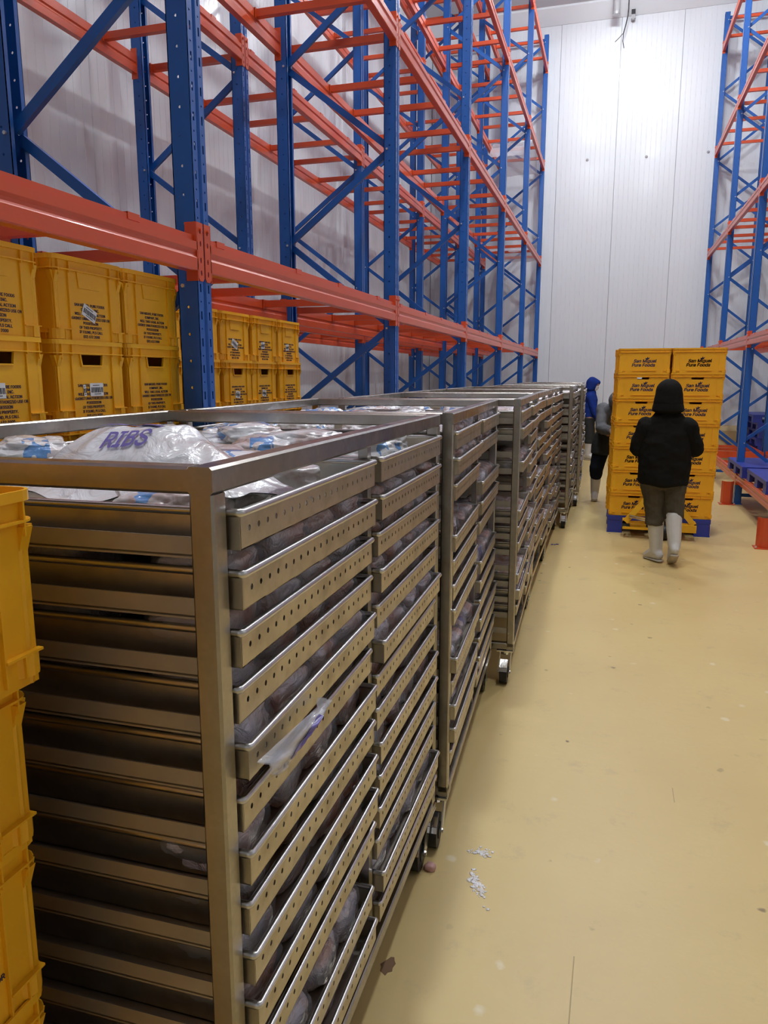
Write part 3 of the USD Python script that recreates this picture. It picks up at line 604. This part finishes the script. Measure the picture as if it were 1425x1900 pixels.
# bags heaped in the top trays
zt0 = ZR - TD + .002
spots = [(-.62, .24), (-.36, .20), (-.17, .16), (-.15, .36), (-.40, .42), (-.66, .46), (-.85, .22), (-.86, .46), (-.16, .56), (-.42, .60), (-.68, .62), (-.88, .62)]
ROWW = ['front row third from aisle', 'front row second from aisle', 'front row at the aisle', 'middle row at the aisle', 'middle row second from aisle', 'middle row third from aisle', 'front row fourth from aisle', 'middle row fourth from aisle', 'back row at the aisle', 'back row second from aisle', 'back row third from aisle', 'back row fourth from aisle']
CW_ = ['white bag with blue print', 'white bag with meat showing', 'pale crumpled bag', 'white bag with a blue stripe']
for ci in (0, 1, 2):
    for col in range(2):
        y0 = (.0 if col == 0 else CYL / 2)
        for b, (bx, by) in enumerate(spots):
            if ci == 0 and col == 0 and b in (0, 1, 4, 5, 6, 7): continue
            copy(TOPS[int(RNG.integers(4))], 'top_bag', f'white bag on {("near", "far")[col]} top tray, {CN[ci]} cart, {ROWW[b]}', 'bag',
                 in_cart(ci, bx + RNG.uniform(-.01, .01), y0 + .075 + (by - .06) * .92 + RNG.uniform(-.01, .01), zt0 + (.004 if col else .003)), RNG.uniform(0, 360), f'white bags on the {("near", "far")[col]} top tray of the {CN[ci]} cart', (1, 1, RNG.uniform(1.25, 1.65)))
EXTRA = [(0, -.33, .50, 'back of the heap behind the front tray'), (0, -.56, .56, 'top of the heap behind the printed bag'), (0, -.20, .40, 'top of the heap by the aisle rail'), (0, -.80, .56, 'top of the heap at the rack side'), (1, -.28, .22, 'far tray, upper bag near the aisle'), (1, -.52, .40, 'far tray, upper bag in the middle'), (1, -.76, .26, 'far tray, upper bag at the rack side')]
for b, (col, bx, by, lab) in enumerate(EXTRA):
    copy(TOPS[b % 4], 'top_bag', f'white bag on the nearest cart, {lab}', 'bag', in_cart(0, bx, (CYL / 2 if col else 0) + .075 + by * .92, zt0 + .050), 40 * b + 15, 'upper white bags on the nearest cart', (1, .95, 1.05))
# the big RIBS bag on the nearest cart: a lumpy sheet over the meat, print lies on it
RC = np.array([-.800, 1.165])
def ribs_h(x, y):
    u, v = (x - RC[0]) / .215, (y - RC[1]) / .125
    base = np.exp(-np.abs(u) ** 3.2 - np.where(v < 0, 1.0, .8) * np.abs(v) ** 1.7); n = meshkit.fbm(np.stack([x * 10, y * 10, x * 0 + 3.1], -1), 3, 4) - .5
    cr = np.abs(meshkit.noise(np.stack([x * 26 + y * 9, y * 24 - x * 6, x * 0], -1), 8) - .5); cr2 = np.abs(meshkit.noise(np.stack([x * 13 - y * 11, y * 15, x * 0 + 2], -1), 3) - .5)
    peak = .020 * np.exp(-(((x + .735) / .05) ** 2 + ((y - 1.205) / .04) ** 2)) + .016 * np.exp(-(((x + .90) / .06) ** 2 + ((y - 1.22) / .04) ** 2))
    calm = 1 - .85 * np.exp(-((x + .795) / .075) ** 4 - ((y - 1.115) / .045) ** 4); cr = cr * calm; cr2 = cr2 * calm; n = n * calm
    return zt0 + .030 + .124 * base + peak + .020 * n * (base + .2) - (.014 * cr + .030 * cr2) * np.clip(base * 1.5 + .3, 0, 1)
def ribs(u, v):
    a = u * 2 * np.pi; r = v ** .8; wob = 1 + .10 * np.sin(3 * a + 1) + .07 * np.sin(7 * a)
    x = RC[0] + .27 * r * wob * np.cos(a); y = RC[1] + .165 * r * wob * np.sin(a)
    return np.stack([x, y, ribs_h(x, y)], -1)
rb = thing('ribs_bag', 'large crumpled white bag printed RIBS in purple on top of the nearest cart', 'bag')
obj('film', sheet(150, 70, ribs, .0012), 'film_white', rb, True)
def drape(mesh, o, u, v, lift=.004, sub=.012):
    vv, ff = trimesh.remesh.subdivide_to_size(mesh.vertices, mesh.faces, sub)
    x = o[0] + vv[:, 0] * u[0] + vv[:, 1] * v[0]; y = o[1] + vv[:, 0] * u[1] + vv[:, 1] * v[1]
    return trimesh.Trimesh(np.stack([x, y, ribs_h(x, y) + lift + vv[:, 2] * 0], -1), ff, process=False)
def flat_text(s, hgt):
    m = meshkit.text_mesh(s, hgt, .002, True); keep = (m.vertices[m.faces][:, :, 2].min(1) > .0015); m.update_faces(keep); m.remove_unreferenced_vertices(); return m
tdir = np.array([.99, .12]); vdir = np.array([-.04, 1.30])
obj('lettering', drape(flat_text('RIBS', .027), np.array((-.842, 1.092)), tdir, vdir, .0065, .005), 'purple', rb)
ban = Polygon([(-.06, 0), (.08, 0), (.06, .010), (.08, .020), (-.06, .020), (-.04, .010)])
bm = poly(ban, .002); bm.update_faces(bm.vertices[bm.faces][:, :, 2].min(1) > .0015); obj('printed_banner', drape(bm, np.array((-.840, 1.172)), tdir, vdir, .005, .006), 'purple', rb)
# printed bands over the top bags (blue lettering-like print stays flat on their film)
# bag hanging out of a tray on the nearest cart
hx = CARTS[0][1] + .016
def hang(u, v):
    nz = meshkit.fbm(np.stack([u * 6, v * 5, u * 0 + 7], -1), 3) - .5
    y = .925 + .25 * u + .03 * v; z = 1.108 + .01 * (1 - u) - .012 * u - (.085 - .085 * np.abs(u - .45) ** 1.2) * v * (1 - .55 * u) + .02 * u * v
    x = hx + .012 + .022 * np.sin(np.pi * np.clip(v * .9 + .1, 0, 1)) + .03 * nz * (.3 + v)
    return np.stack([x, y, z + nz * .012], -1)
hb = thing('hanging_bag', 'clear plastic bag end hanging out over a tray edge of the nearest cart', 'bag')
obj('film', sheet(26, 16, hang, .0012), 'film', hb, True)
def hprint(u, v):
    p_ = hang(.30 + .50 * u, .30 + .22 * v + .25 * (.5 - u)); p_[..., 0] += .0035; return p_
obj('printed_band', sheet(16, 5, hprint, .0005), 'purple', hb, True)

# ------------------------------------------------------------------ pallet jack under the moving stack
J = thing('pallet_jack', 'yellow pallet jack with triangular sides under the blue pallet', 'pallet jack', (.545, 8.10, 0))
mb = MB()
for s in (-1, 1):
    mb.bar((s * .335, 0.02, .165), (s * .115, .10, .43), .055, .03, (0, 1, 0)); mb.bar((s * .335, 0.02, .165), (s * .335, .18, .165), .05, .03)
mb.box((-.36, -.02, .095), (-.02, .0, .12)); mb.box((.04, -.02, .09), (.36, .02, .165)); mb.box((-.36, .02, .15), (.36, .06, .175)); mb.box((-.12, .06, .40), (.12, .12, .45))
obj('frame', mb, 'jackyel', J)
for s in (-1, 1): obj('fork', MB().box((s * .20 - .08, .10, .075), (s * .20 + .08, 1.25, .125)), 'jackyel', J)
obj('pump', MB().cyl((0, .03, .10), (0, .03, .46), .05, 16).box((-.09, -.03, .10), (.09, .1, .20)), 'dark', J, 30)
for s in (-1, 1): obj('steer_wheel', MB().cyl((s * .03, .0, .0825), (s * .085, .0, .0825), .082, 22), 'rubber', J, 30)
for s in (-1, 1):
    obj('fork_roller', MB().cyl((s * .20 - .03, 1.12, .0365), (s * .20 + .03, 1.12, .0365), .036, 16), 'rubber', J, 30)
obj('linkage', MB().bar((-.30, -.005, .245), (-.08, .02, .20), .05, .012).bar((-.30, -.005, .225), (-.08, .02, .18), .05, .012), 'chrome', J)
obj('handle', MB().bar((0, .02, .42), (-.02, -.61, .97), .035, .035).bar((-.02, -.61, .97), (-.12, -.70, 1.02), .025, .025).bar((-.02, -.61, .97), (.08, -.70, 1.02), .025, .025).bar((-.16, -.70, 1.02), (.12, -.70, 1.02), .03, .03), 'dark', J)

# ------------------------------------------------------------------ people
def ell(c, r): 
    r = (r, r, r) if np.isscalar(r) else r
    return Manifold.sphere(1.0, 20).scale(tuple(map(float, r))).translate(tuple(map(float, c)))
def chain(*balls): 
    e = [ell(c, r) for c, r in balls]; out = Manifold()
    for a, b in zip(e, e[1:]): out = out + Manifold.batch_hull([a, b])
    return out
def skinm(m, edge=.016, it=12, folds=0.0, fs=14, seed=0):
    m = m.refine_to_length(edge); k = m.to_mesh(); t = trimesh.Trimesh(k.vert_properties[:, :3], k.tri_verts, process=True)
    trimesh.smoothing.filter_taubin(t, .5, .53, it)
    if folds:
        n = meshkit.fbm(t.vertices * (fs, fs, fs * 1.6) + seed, 3, seed) - .5; t.vertices = t.vertices + t.vertex_normals * (n * folds)[:, None]
    return t
def cut(m, z0=None, z1=None):
    if z0 is not None: m = m.trim_by_plane((0, 0, 1), z0)
    if z1 is not None: m = m.trim_by_plane((0, 0, -1), -z1)
    return m
def hand(wrist, d, palm_n, side):
    """palm with four curled fingers and a thumb; d = direction wrist to knuckles, palm_n = palm side normal, side = +1/-1 thumb along +/- cross"""
    d = np.asarray(d, float) / np.linalg.norm(d); n = np.asarray(palm_n, float); n -= d * (n @ d); n /= np.linalg.norm(n); s = np.cross(d, n) * side; w = np.asarray(wrist, float)
    m = Manifold.batch_hull([ell(w + s * q, .017) for q in (-.014, .014)] + [ell(w + d * .085 + s * q, .012) for q in (-.032, .032)])
    for q, ln in ((.033, .9), (.011, 1.0), (-.011, .95), (-.033, .75)):
        k0 = w + d * .082 + s * q; k1 = k0 + (d * .8 + n * .5) * .036 * ln; k2 = k1 + (d * .1 + n * 1.0) * .028 * ln; k3 = k2 + (-d * .6 + n * .7) * .02 * ln
        m = m + chain((k0, .010), (k1, .0092), (k2, .0085), (k3, .0078))
    t0 = w + d * .022 + s * .024; t1 = t0 + (s * .8 + d * .5 + n * .3) * .036; t2 = t1 + (d * .7 + n * .7) * .028
    return m + chain((t0, .013), (t1, .011), (t2, .009))
def head(c, f, up=(0, 0, 1), r=.1):
    """head with brow, nose, mouth, ears; f = looking direction"""
    f = np.asarray(f, float) / np.linalg.norm(f); up = np.asarray(up, float); s = np.cross(f, up); s /= np.linalg.norm(s); u = np.cross(s, f); c = np.asarray(c, float)
    P_ = lambda a, b, q: c + f * a + s * b + u * q
    m = Manifold.batch_hull([ell(P_(-.015, 0, .035), .088), ell(P_(.03, 0, .02), .07), ell(P_(.05, 0, -.075), .038), ell(P_(.0, .04, -.05), .04), ell(P_(.0, -.04, -.05), .04)])
    m = m + chain((P_(.085, 0, .025), .012), (P_(.108, 0, -.015), .016)) + chain((P_(.082, -.022, -.052), .010), (P_(.086, .022, -.052), .010))
    for q in (-1, 1): m = m + chain((P_(0, q * .08, .02), .018), (P_(-.005, q * .083, -.02), .014)) + ell(P_(.078, q * .032, .018), .014)
    return m
def boot(ankle, toe, top, rs=.062):
    a, t, tp = map(np.asarray, (ankle, toe, top)); a = a.astype(float); t = t.astype(float)
    d = t - a; d[2] = 0; d /= np.linalg.norm(d); heel = a - d * .045
    zt = t[2]; za = a[2]
    up = chain((tp, rs + .010), (tp * .4 + a * .6, rs), (a, rs * .86)) + Manifold.batch_hull([ell((heel[0], heel[1], za - .03), .038), ell(a + (0, 0, .01), .05), ell(t + d * -.05 + (0, 0, .028), (.044, .044, .034)), ell(t - d * .02 + (0, 0, .02), (.036, .036, .026))])
    return up
def sole(ankle, toe):
    a, t = np.asarray(ankle, float), np.asarray(toe, float); d = t - a; d[2] = 0; d /= np.linalg.norm(d)
    lo = a - d * .05 - (0, 0, .070)
    return Manifold.batch_hull([ell(lo + (0, 0, 0), (.038, .038, .014)), ell(a * .5 + t * .5 + (0, 0, -.038 - .0), (.040, .040, .012)), ell(t - d * .03, (.042, .042, .012))])
# -- person in the black hooded jacket, walking away behind the jack
px, py = .487, 7.10
pr_ = thing('person', 'person in black hooded jacket and white boots walking behind the crate stack', 'person')
body = chain(((px, py, .86), (.15, .11, .10)), ((px, py + .01, 1.1), (.16, .11, .1)), ((px, py, 1.20), (.15, .09, .06)), ((px, py, 1.38), .055), ((px, py + .01, 1.44), .055))
for s, kn, an in ((-1, (.44, 7.13, .47), (.462, 7.13, .12)), (1, (.586, 7.09, .50), (.604, 6.95, .22))):
    body = body + chain(((px + s * .09, py, .84), .10), (kn, .062), (an, .045))
EL = (.255, 7.13, 1.03); ER = (.735, 7.13, 1.04); HL = (.405, 7.345, 1.0); HR = (.625, 7.345, 1.0)
for sh, e, w in (((.33, 7.09, 1.22), EL, HL), ((.645, 7.09, 1.22), ER, HR)):
    body = body + chain((sh, .05), (e, .040), (w, .030))
body = body + head((px, py + .03, 1.505), (0, 1, -.15)) + hand(HL, (.1, 1, .1), (0, .1, -1), 1) + hand(HR, (-.1, 1, .1), (0, .1, -1), -1)
obj('body', skinm(body, .014, 6), 'skin', pr_, True)
jk = chain(((px, py, .735), (.215, .165, .05)), ((px, py, .90), (.225, .165, .1)), ((px, py, 1.10), (.215, .155, .1)), ((px, py, 1.235), (.195, .13, .09)), ((px, py + .005, 1.335), (.115, .10, .05)))
jk = cut(jk, .705)
for sh, e, w in (((.318, 7.09, 1.225), EL, HL), ((.657, 7.09, 1.225), ER, HR)):
    w2 = np.array(e) * .25 + np.array(w) * .75
    jk = jk + chain((sh, .090), (e, .076), (w2, .052))
obj('jacket', skinm(jk, .016, 12, .034, 8, 3), 'jacket', pr_, True)
hd = Manifold.batch_hull([ell((px, py - .01, 1.532), (.112, .125, .117)), ell((px, py - .02, 1.44), (.126, .122, .07)), ell((px, py + .03, 1.50), (.108, .12, .115))]) + Manifold.batch_hull([ell((px, py - .02, 1.43), (.126, .122, .06)), ell((px, py - .03, 1.375), (.136, .115, .035))])
hd = hd - ell((px, py + .155, 1.50), (.078, .11, .10))
obj('hood', skinm(hd, .014, 8, .008, 12, 5), 'jacket', pr_, True)
tr = chain(((px, py, .86), (.165, .13, .06)), ((px, py, .74), (.185, .14, .08)))
for s_, kn, hm in ((-1, (.432, 7.115, .52), (.440, 7.115, .355)), (1, (.592, 7.10, .55), (.596, 7.06, .425))):
    lg = chain(((px + s_ * .095, py, .74), (.108, .115, .09)), (kn, (.090, .095, .08)), (hm, (.083, .088, .06)))
    tr = tr + cut(lg, hm[2] - .012)
obj('trousers', skinm(tr, .014, 5, .026, 12, 9), 'olive', pr_, True)
obj('boot', skinm(boot((.468, 7.115, .095), (.385, 7.235, .015), (.447, 7.11, .375)), .014, 6), 'boot', pr_, True)
obj('boot', skinm(boot((.606, 6.935, .195), (.600, 7.08, .025), (.592, 7.04, .43)), .014, 6), 'boot', pr_, True)
obj('boot_sole', skinm(sole((.468, 7.115, .087), (.385, 7.235, .012)), .014, 4), 'sole', pr_, True)
obj('boot_sole', skinm(sole((.606, 6.935, .186), (.600, 7.08, .020)), .014, 4), 'sole', pr_, True)
# -- person in grey, bent forward, pushing the stack from behind
g = thing('person', 'person in grey hoodie and dark trousers bending behind the crate stack', 'person')
hip = np.array((.02, 10.42, .86)); chest = np.array((.06, 10.14, 1.22)); kn1 = np.array((-.135, 10.36, .47)); an1 = np.array((-.145, 10.49, .11)); kn2 = np.array((.17, 10.18, .46)); an2 = np.array((.18, 10.30, .10))
shl, shr = chest + (-.15, .02, .03), chest + (.16, .02, .03); el1, el2 = np.array((-.10, 9.98, 1.02)), np.array((.30, 9.95, 1.05)); hd1, hd2 = np.array((.04, 9.76, .99)), np.array((.24, 9.74, 1.08))
b = chain((hip, (.15, .11, .11)), (chest, (.16, .12, .10)), (chest + (.02, -.13, .08), .055)) + chain((hip + (-.09, 0, -.02), .10), (kn1, .062), (an1, .045)) + chain((hip + (.09, 0, -.02), .10), (kn2, .062), (an2, .045))
b = b + chain((shl, .055), (el1, .042), (hd1, .03)) + chain((shr, .055), (el2, .042), (hd2, .03)) + head(chest + (.03, -.20, .12), (0, -1, -.55), (0, -.4, 1)) 
obj('body', skinm(b, .016, 6), 'skin', g, True)
gl = hand(hd1, (.15, -1, 0), (.2, 0, -1), 1) + hand(hd2, (-.1, -1, 0), (0, -.2, -1), -1) + ell(hd1, .034) + ell(hd2, .034)
obj('gloves', skinm(gl, .009, 4), 'glove', g, True)
jk = chain((hip + (0, .02, .02), (.185, .145, .10)), (chest, (.185, .14, .11)), (chest + (.02, -.10, .07), (.09, .07, .07))) + chain((shl, .085), (el1, .072), (hd1 * .7 + el1 * .3, .056)) + chain((shr, .085), (el2, .07), (hd2 * .7 + el2 * .3, .055))
obj('hoodie', skinm(jk, .016, 8, .014, 12, 21), 'greycloth', g, True)
hh = Manifold.batch_hull([ell(chest + (.03, -.19, .15), .118), ell(chest + (.02, -.10, .10), .10)]) - ell(chest + (.03, -.33, .07), .10)
obj('hood', skinm(hh, .014, 6), 'greycloth', g, True)
apron = chain((hip + (-.01, 0, .04), (.195, .16, .09)), (hip + (-.05, -.01, -.10), (.19, .17, .07)), (hip + (-.09, -.03, -.19), (.15, .16, .04)))
obj('jacket_skirt', skinm(apron, .018, 6, .012, 10, 3), 'dkgrey', g, True)
tr = chain((hip + (0, 0, -.04), (.165, .13, .08)), (hip + (0, 0, -.08), (.17, .13, .08))) + chain((hip + (-.09, 0, -.06), .115), (kn1, .092), (an1 * .3 + kn1 * .7 , .080)) + chain((hip + (.09, 0, -.06), .115), (kn2, .09), (an2 * .3 + kn2 * .7, .08))
obj('trousers', skinm(tr, .016, 8, .014, 12, 5), 'navy', g, True)
for an, kn, to in ((an1, kn1, (-.145, 10.37, .018)), (an2, kn2, (.18, 10.16, .018))):
    obj('boot', skinm(boot(an, to, an * .28 + kn * .72), .015, 6), 'boot', g, True); obj('boot_sole', skinm(sole(an - (0, 0, .026), np.array(to) - (0, 0, .004)), .016, 4), 'sole', g, True)
# -- person in blue at the far end, seen from the side, looking down
q = thing('person', 'person in blue hooded jacket and white boots at the far end of the carts', 'person', (.04, 0, 0))
hip = np.array((-.44, 15.70, .86)); chest = np.array((-.43, 15.70, 1.20)); neck = np.array((-.42, 15.70, 1.36))
b = chain((hip, (.11, .15, .11)), (chest, (.11, .16, .1)), (neck, .055)) + head((-.385, 15.69, 1.49), (1, -.25, -.45), (.4, 0, 1))
for s, to in ((-1, 0), (1, .02)):
    b = b + chain((hip + (0, s * .09, 0), .10), ((-.42 + to, 15.70 + s * .10, .48), .062), ((-.425 + to, 15.70 + s * .10, .11), .045))
e1, w1 = np.array((-.335, 15.50, .98)), np.array((-.225, 15.48, .80)); e2, w2 = np.array((-.36, 15.90, .98)), np.array((-.26, 15.88, .80))
b = b + chain((chest + (0, -.16, .06), .055), (e1, .042), (w1, .03)) + chain((chest + (0, .16, .06), .055), (e2, .042), (w2, .03)) + hand(w1 + (.01, 0, -.02), (.35, 0, -1), (.2, 1, 0), 1) + hand(w2 + (.01, 0, -.02), (.35, 0, -1), (.2, -1, 0), -1)
obj('body', skinm(b, .014, 5), 'skin', q, True)
jk = cut(chain(((-.44, 15.70, .86), (.145, .19, .05)), ((-.44, 15.70, 1.0), (.145, .19, .1)), (chest, (.14, .19, .12)), (neck, (.085, .09, .05))), .835) + chain((chest + (0, -.16, .06), .085), (e1, .070), (w1 + (.012, 0, -.03), .060)) + chain((chest + (0, .16, .06), .085), (e2, .07), (w2 + (.012, 0, -.03), .06))
obj('jacket', skinm(jk, .017, 8, .014, 12, 31), 'bluecloth', q, True)
hh = Manifold.batch_hull([ell((-.405, 15.695, 1.525), (.125, .12, .115)), ell((-.43, 15.70, 1.42), (.115, .12, .07)), ell((-.32, 15.67, 1.535), (.07, .09, .06)), ell((-.415, 15.7, 1.60), (.07, .07, .05))]) - chain(((-.25, 15.63, 1.445), (.09, .10, .095)), ((-.24, 15.58, 1.42), .07))
obj('hood', skinm(hh, .014, 6), 'bluecloth', q, True)
mk = Manifold.batch_hull([ell((-.335, 15.665, 1.455), (.055, .062, .035)), ell((-.34, 15.665, 1.41), (.045, .05, .03))])
obj('face_mask', skinm(mk, .012, 4), 'mask', q, True)
tr = chain((hip + (0, 0, .0), (.13, .17, .07)), (hip + (0, 0, -.06), (.135, .17, .08)))
for s, to in ((-1, 0), (1, .02)): tr = tr + chain((hip + (0, s * .09, -.06), .11), ((-.42 + to, 15.70 + s * .10, .50), .09), ((-.425 + to, 15.70 + s * .10, .37), .082))
obj('trousers', skinm(tr, .017, 8, .014, 12, 35), 'dkgrey', q, True)
for s, to in ((-1, 0), (1, .02)):
    a = np.array((-.43 + to, 15.70 + s * .10, .10)); t_ = np.array((-.265 + to, 15.66 + s * .10, .018))
    obj('boot', skinm(boot(a, t_, np.array((-.425 + to, 15.70 + s * .10, .37))), .015, 6), 'boot', q, True); obj('boot_sole', skinm(sole(a - (0, 0, .016), t_ - (0, 0, .004)), .016, 4), 'sole', q, True)

# ------------------------------------------------------------------ bits on the floor
def crumbs(cx, cy, n, rx, ry, ang, rs, seed):
    r = np.random.default_rng(seed); mb = MB(); c, s = math.cos(ang), math.sin(ang)
    for _ in range(n):
        a, b = r.normal(0, rx), r.normal(0, ry); z = r.uniform(.25, 1) * rs; ico = trimesh.creation.icosphere(1); v = ico.vertices * (z * r.uniform(.8, 1.6), z * r.uniform(.8, 1.6), z * .28) * (1 + .25 * r.standard_normal((len(ico.vertices), 1)))
        mb.add((v + (cx + a * c - b * s, cy + a * s + b * c, z * .2), ico.faces))
    return mb
for cx, cy, n, rx, ry, an, sd, lab in ((-.362, 2.41, 70, .016, .010, .1, 1, 'patch of white frost crumbs on the floor beside the second cart, farther one'), (-.345, 2.235, 110, .035, .008, -1.1, 2, 'streak of white frost crumbs on the floor beside the second cart, nearer one'), (-.48, 2.32, 24, .012, .01, 0, 3, None)):
    if lab: tag(obj('frost_crumbs', crumbs(cx, cy, n, rx, ry, an, .0055, sd), 'ice', None, True), lab, 'frost', None, 'stuff')
tag(obj('meat_scrap', lump(77, .020, .018, .014, 2), 'scrap', None, True), 'small pink scrap of meat on the floor beside the caster', 'scrap')
_o = stage.GetPrimAtPath(W + '/meat_scrap'); UsdGeom.Xformable(_o).AddTranslateOp().Set(Gf.Vec3d(-.515, 2.27, 0))
st = affinity.scale(Polygon([(0, .03), (.008, .043), (.02, .045), (.026, .028), (.033, .018), (.028, -.004), (.03, -.02), (.016, -.03), (.012, -.045), (-.004, -.034), (-.012, -.03), (-.013, -.012), (-.02, 0)]), .8, .8)
tag(obj('brown_stain', plane(poly(st, .0012), (-.54, 1.815, 0), X, Y, Z), 'stain'), 'brown dried stain on the floor beside the nearest cart', 'stain')
tag(obj('paper_scrap', crumbs(-.455, 7.55, 6, .02, .012, .3, .014, 5), 'bluepl', None, True), 'tiny blue plastic scrap on the floor beside the cart casters', 'scrap')

for k, (a, b, lab) in enumerate((((-.019, 2.006), (-.022, 1.70), 'long thin dark scratch on the floor at the bottom of the photo'), ((.326, 3.06), (.326, 2.95), 'short dark scratch on the floor in the middle of the aisle'), ((.70, 2.86), (.69, 2.66), 'thin dark scratch on the floor near the right edge'))):
    tag(obj('floor_scratch', MB().bar((*a, .0003), (*b, .0003), .0035, .0008), 'stain2'), lab, 'scratch')
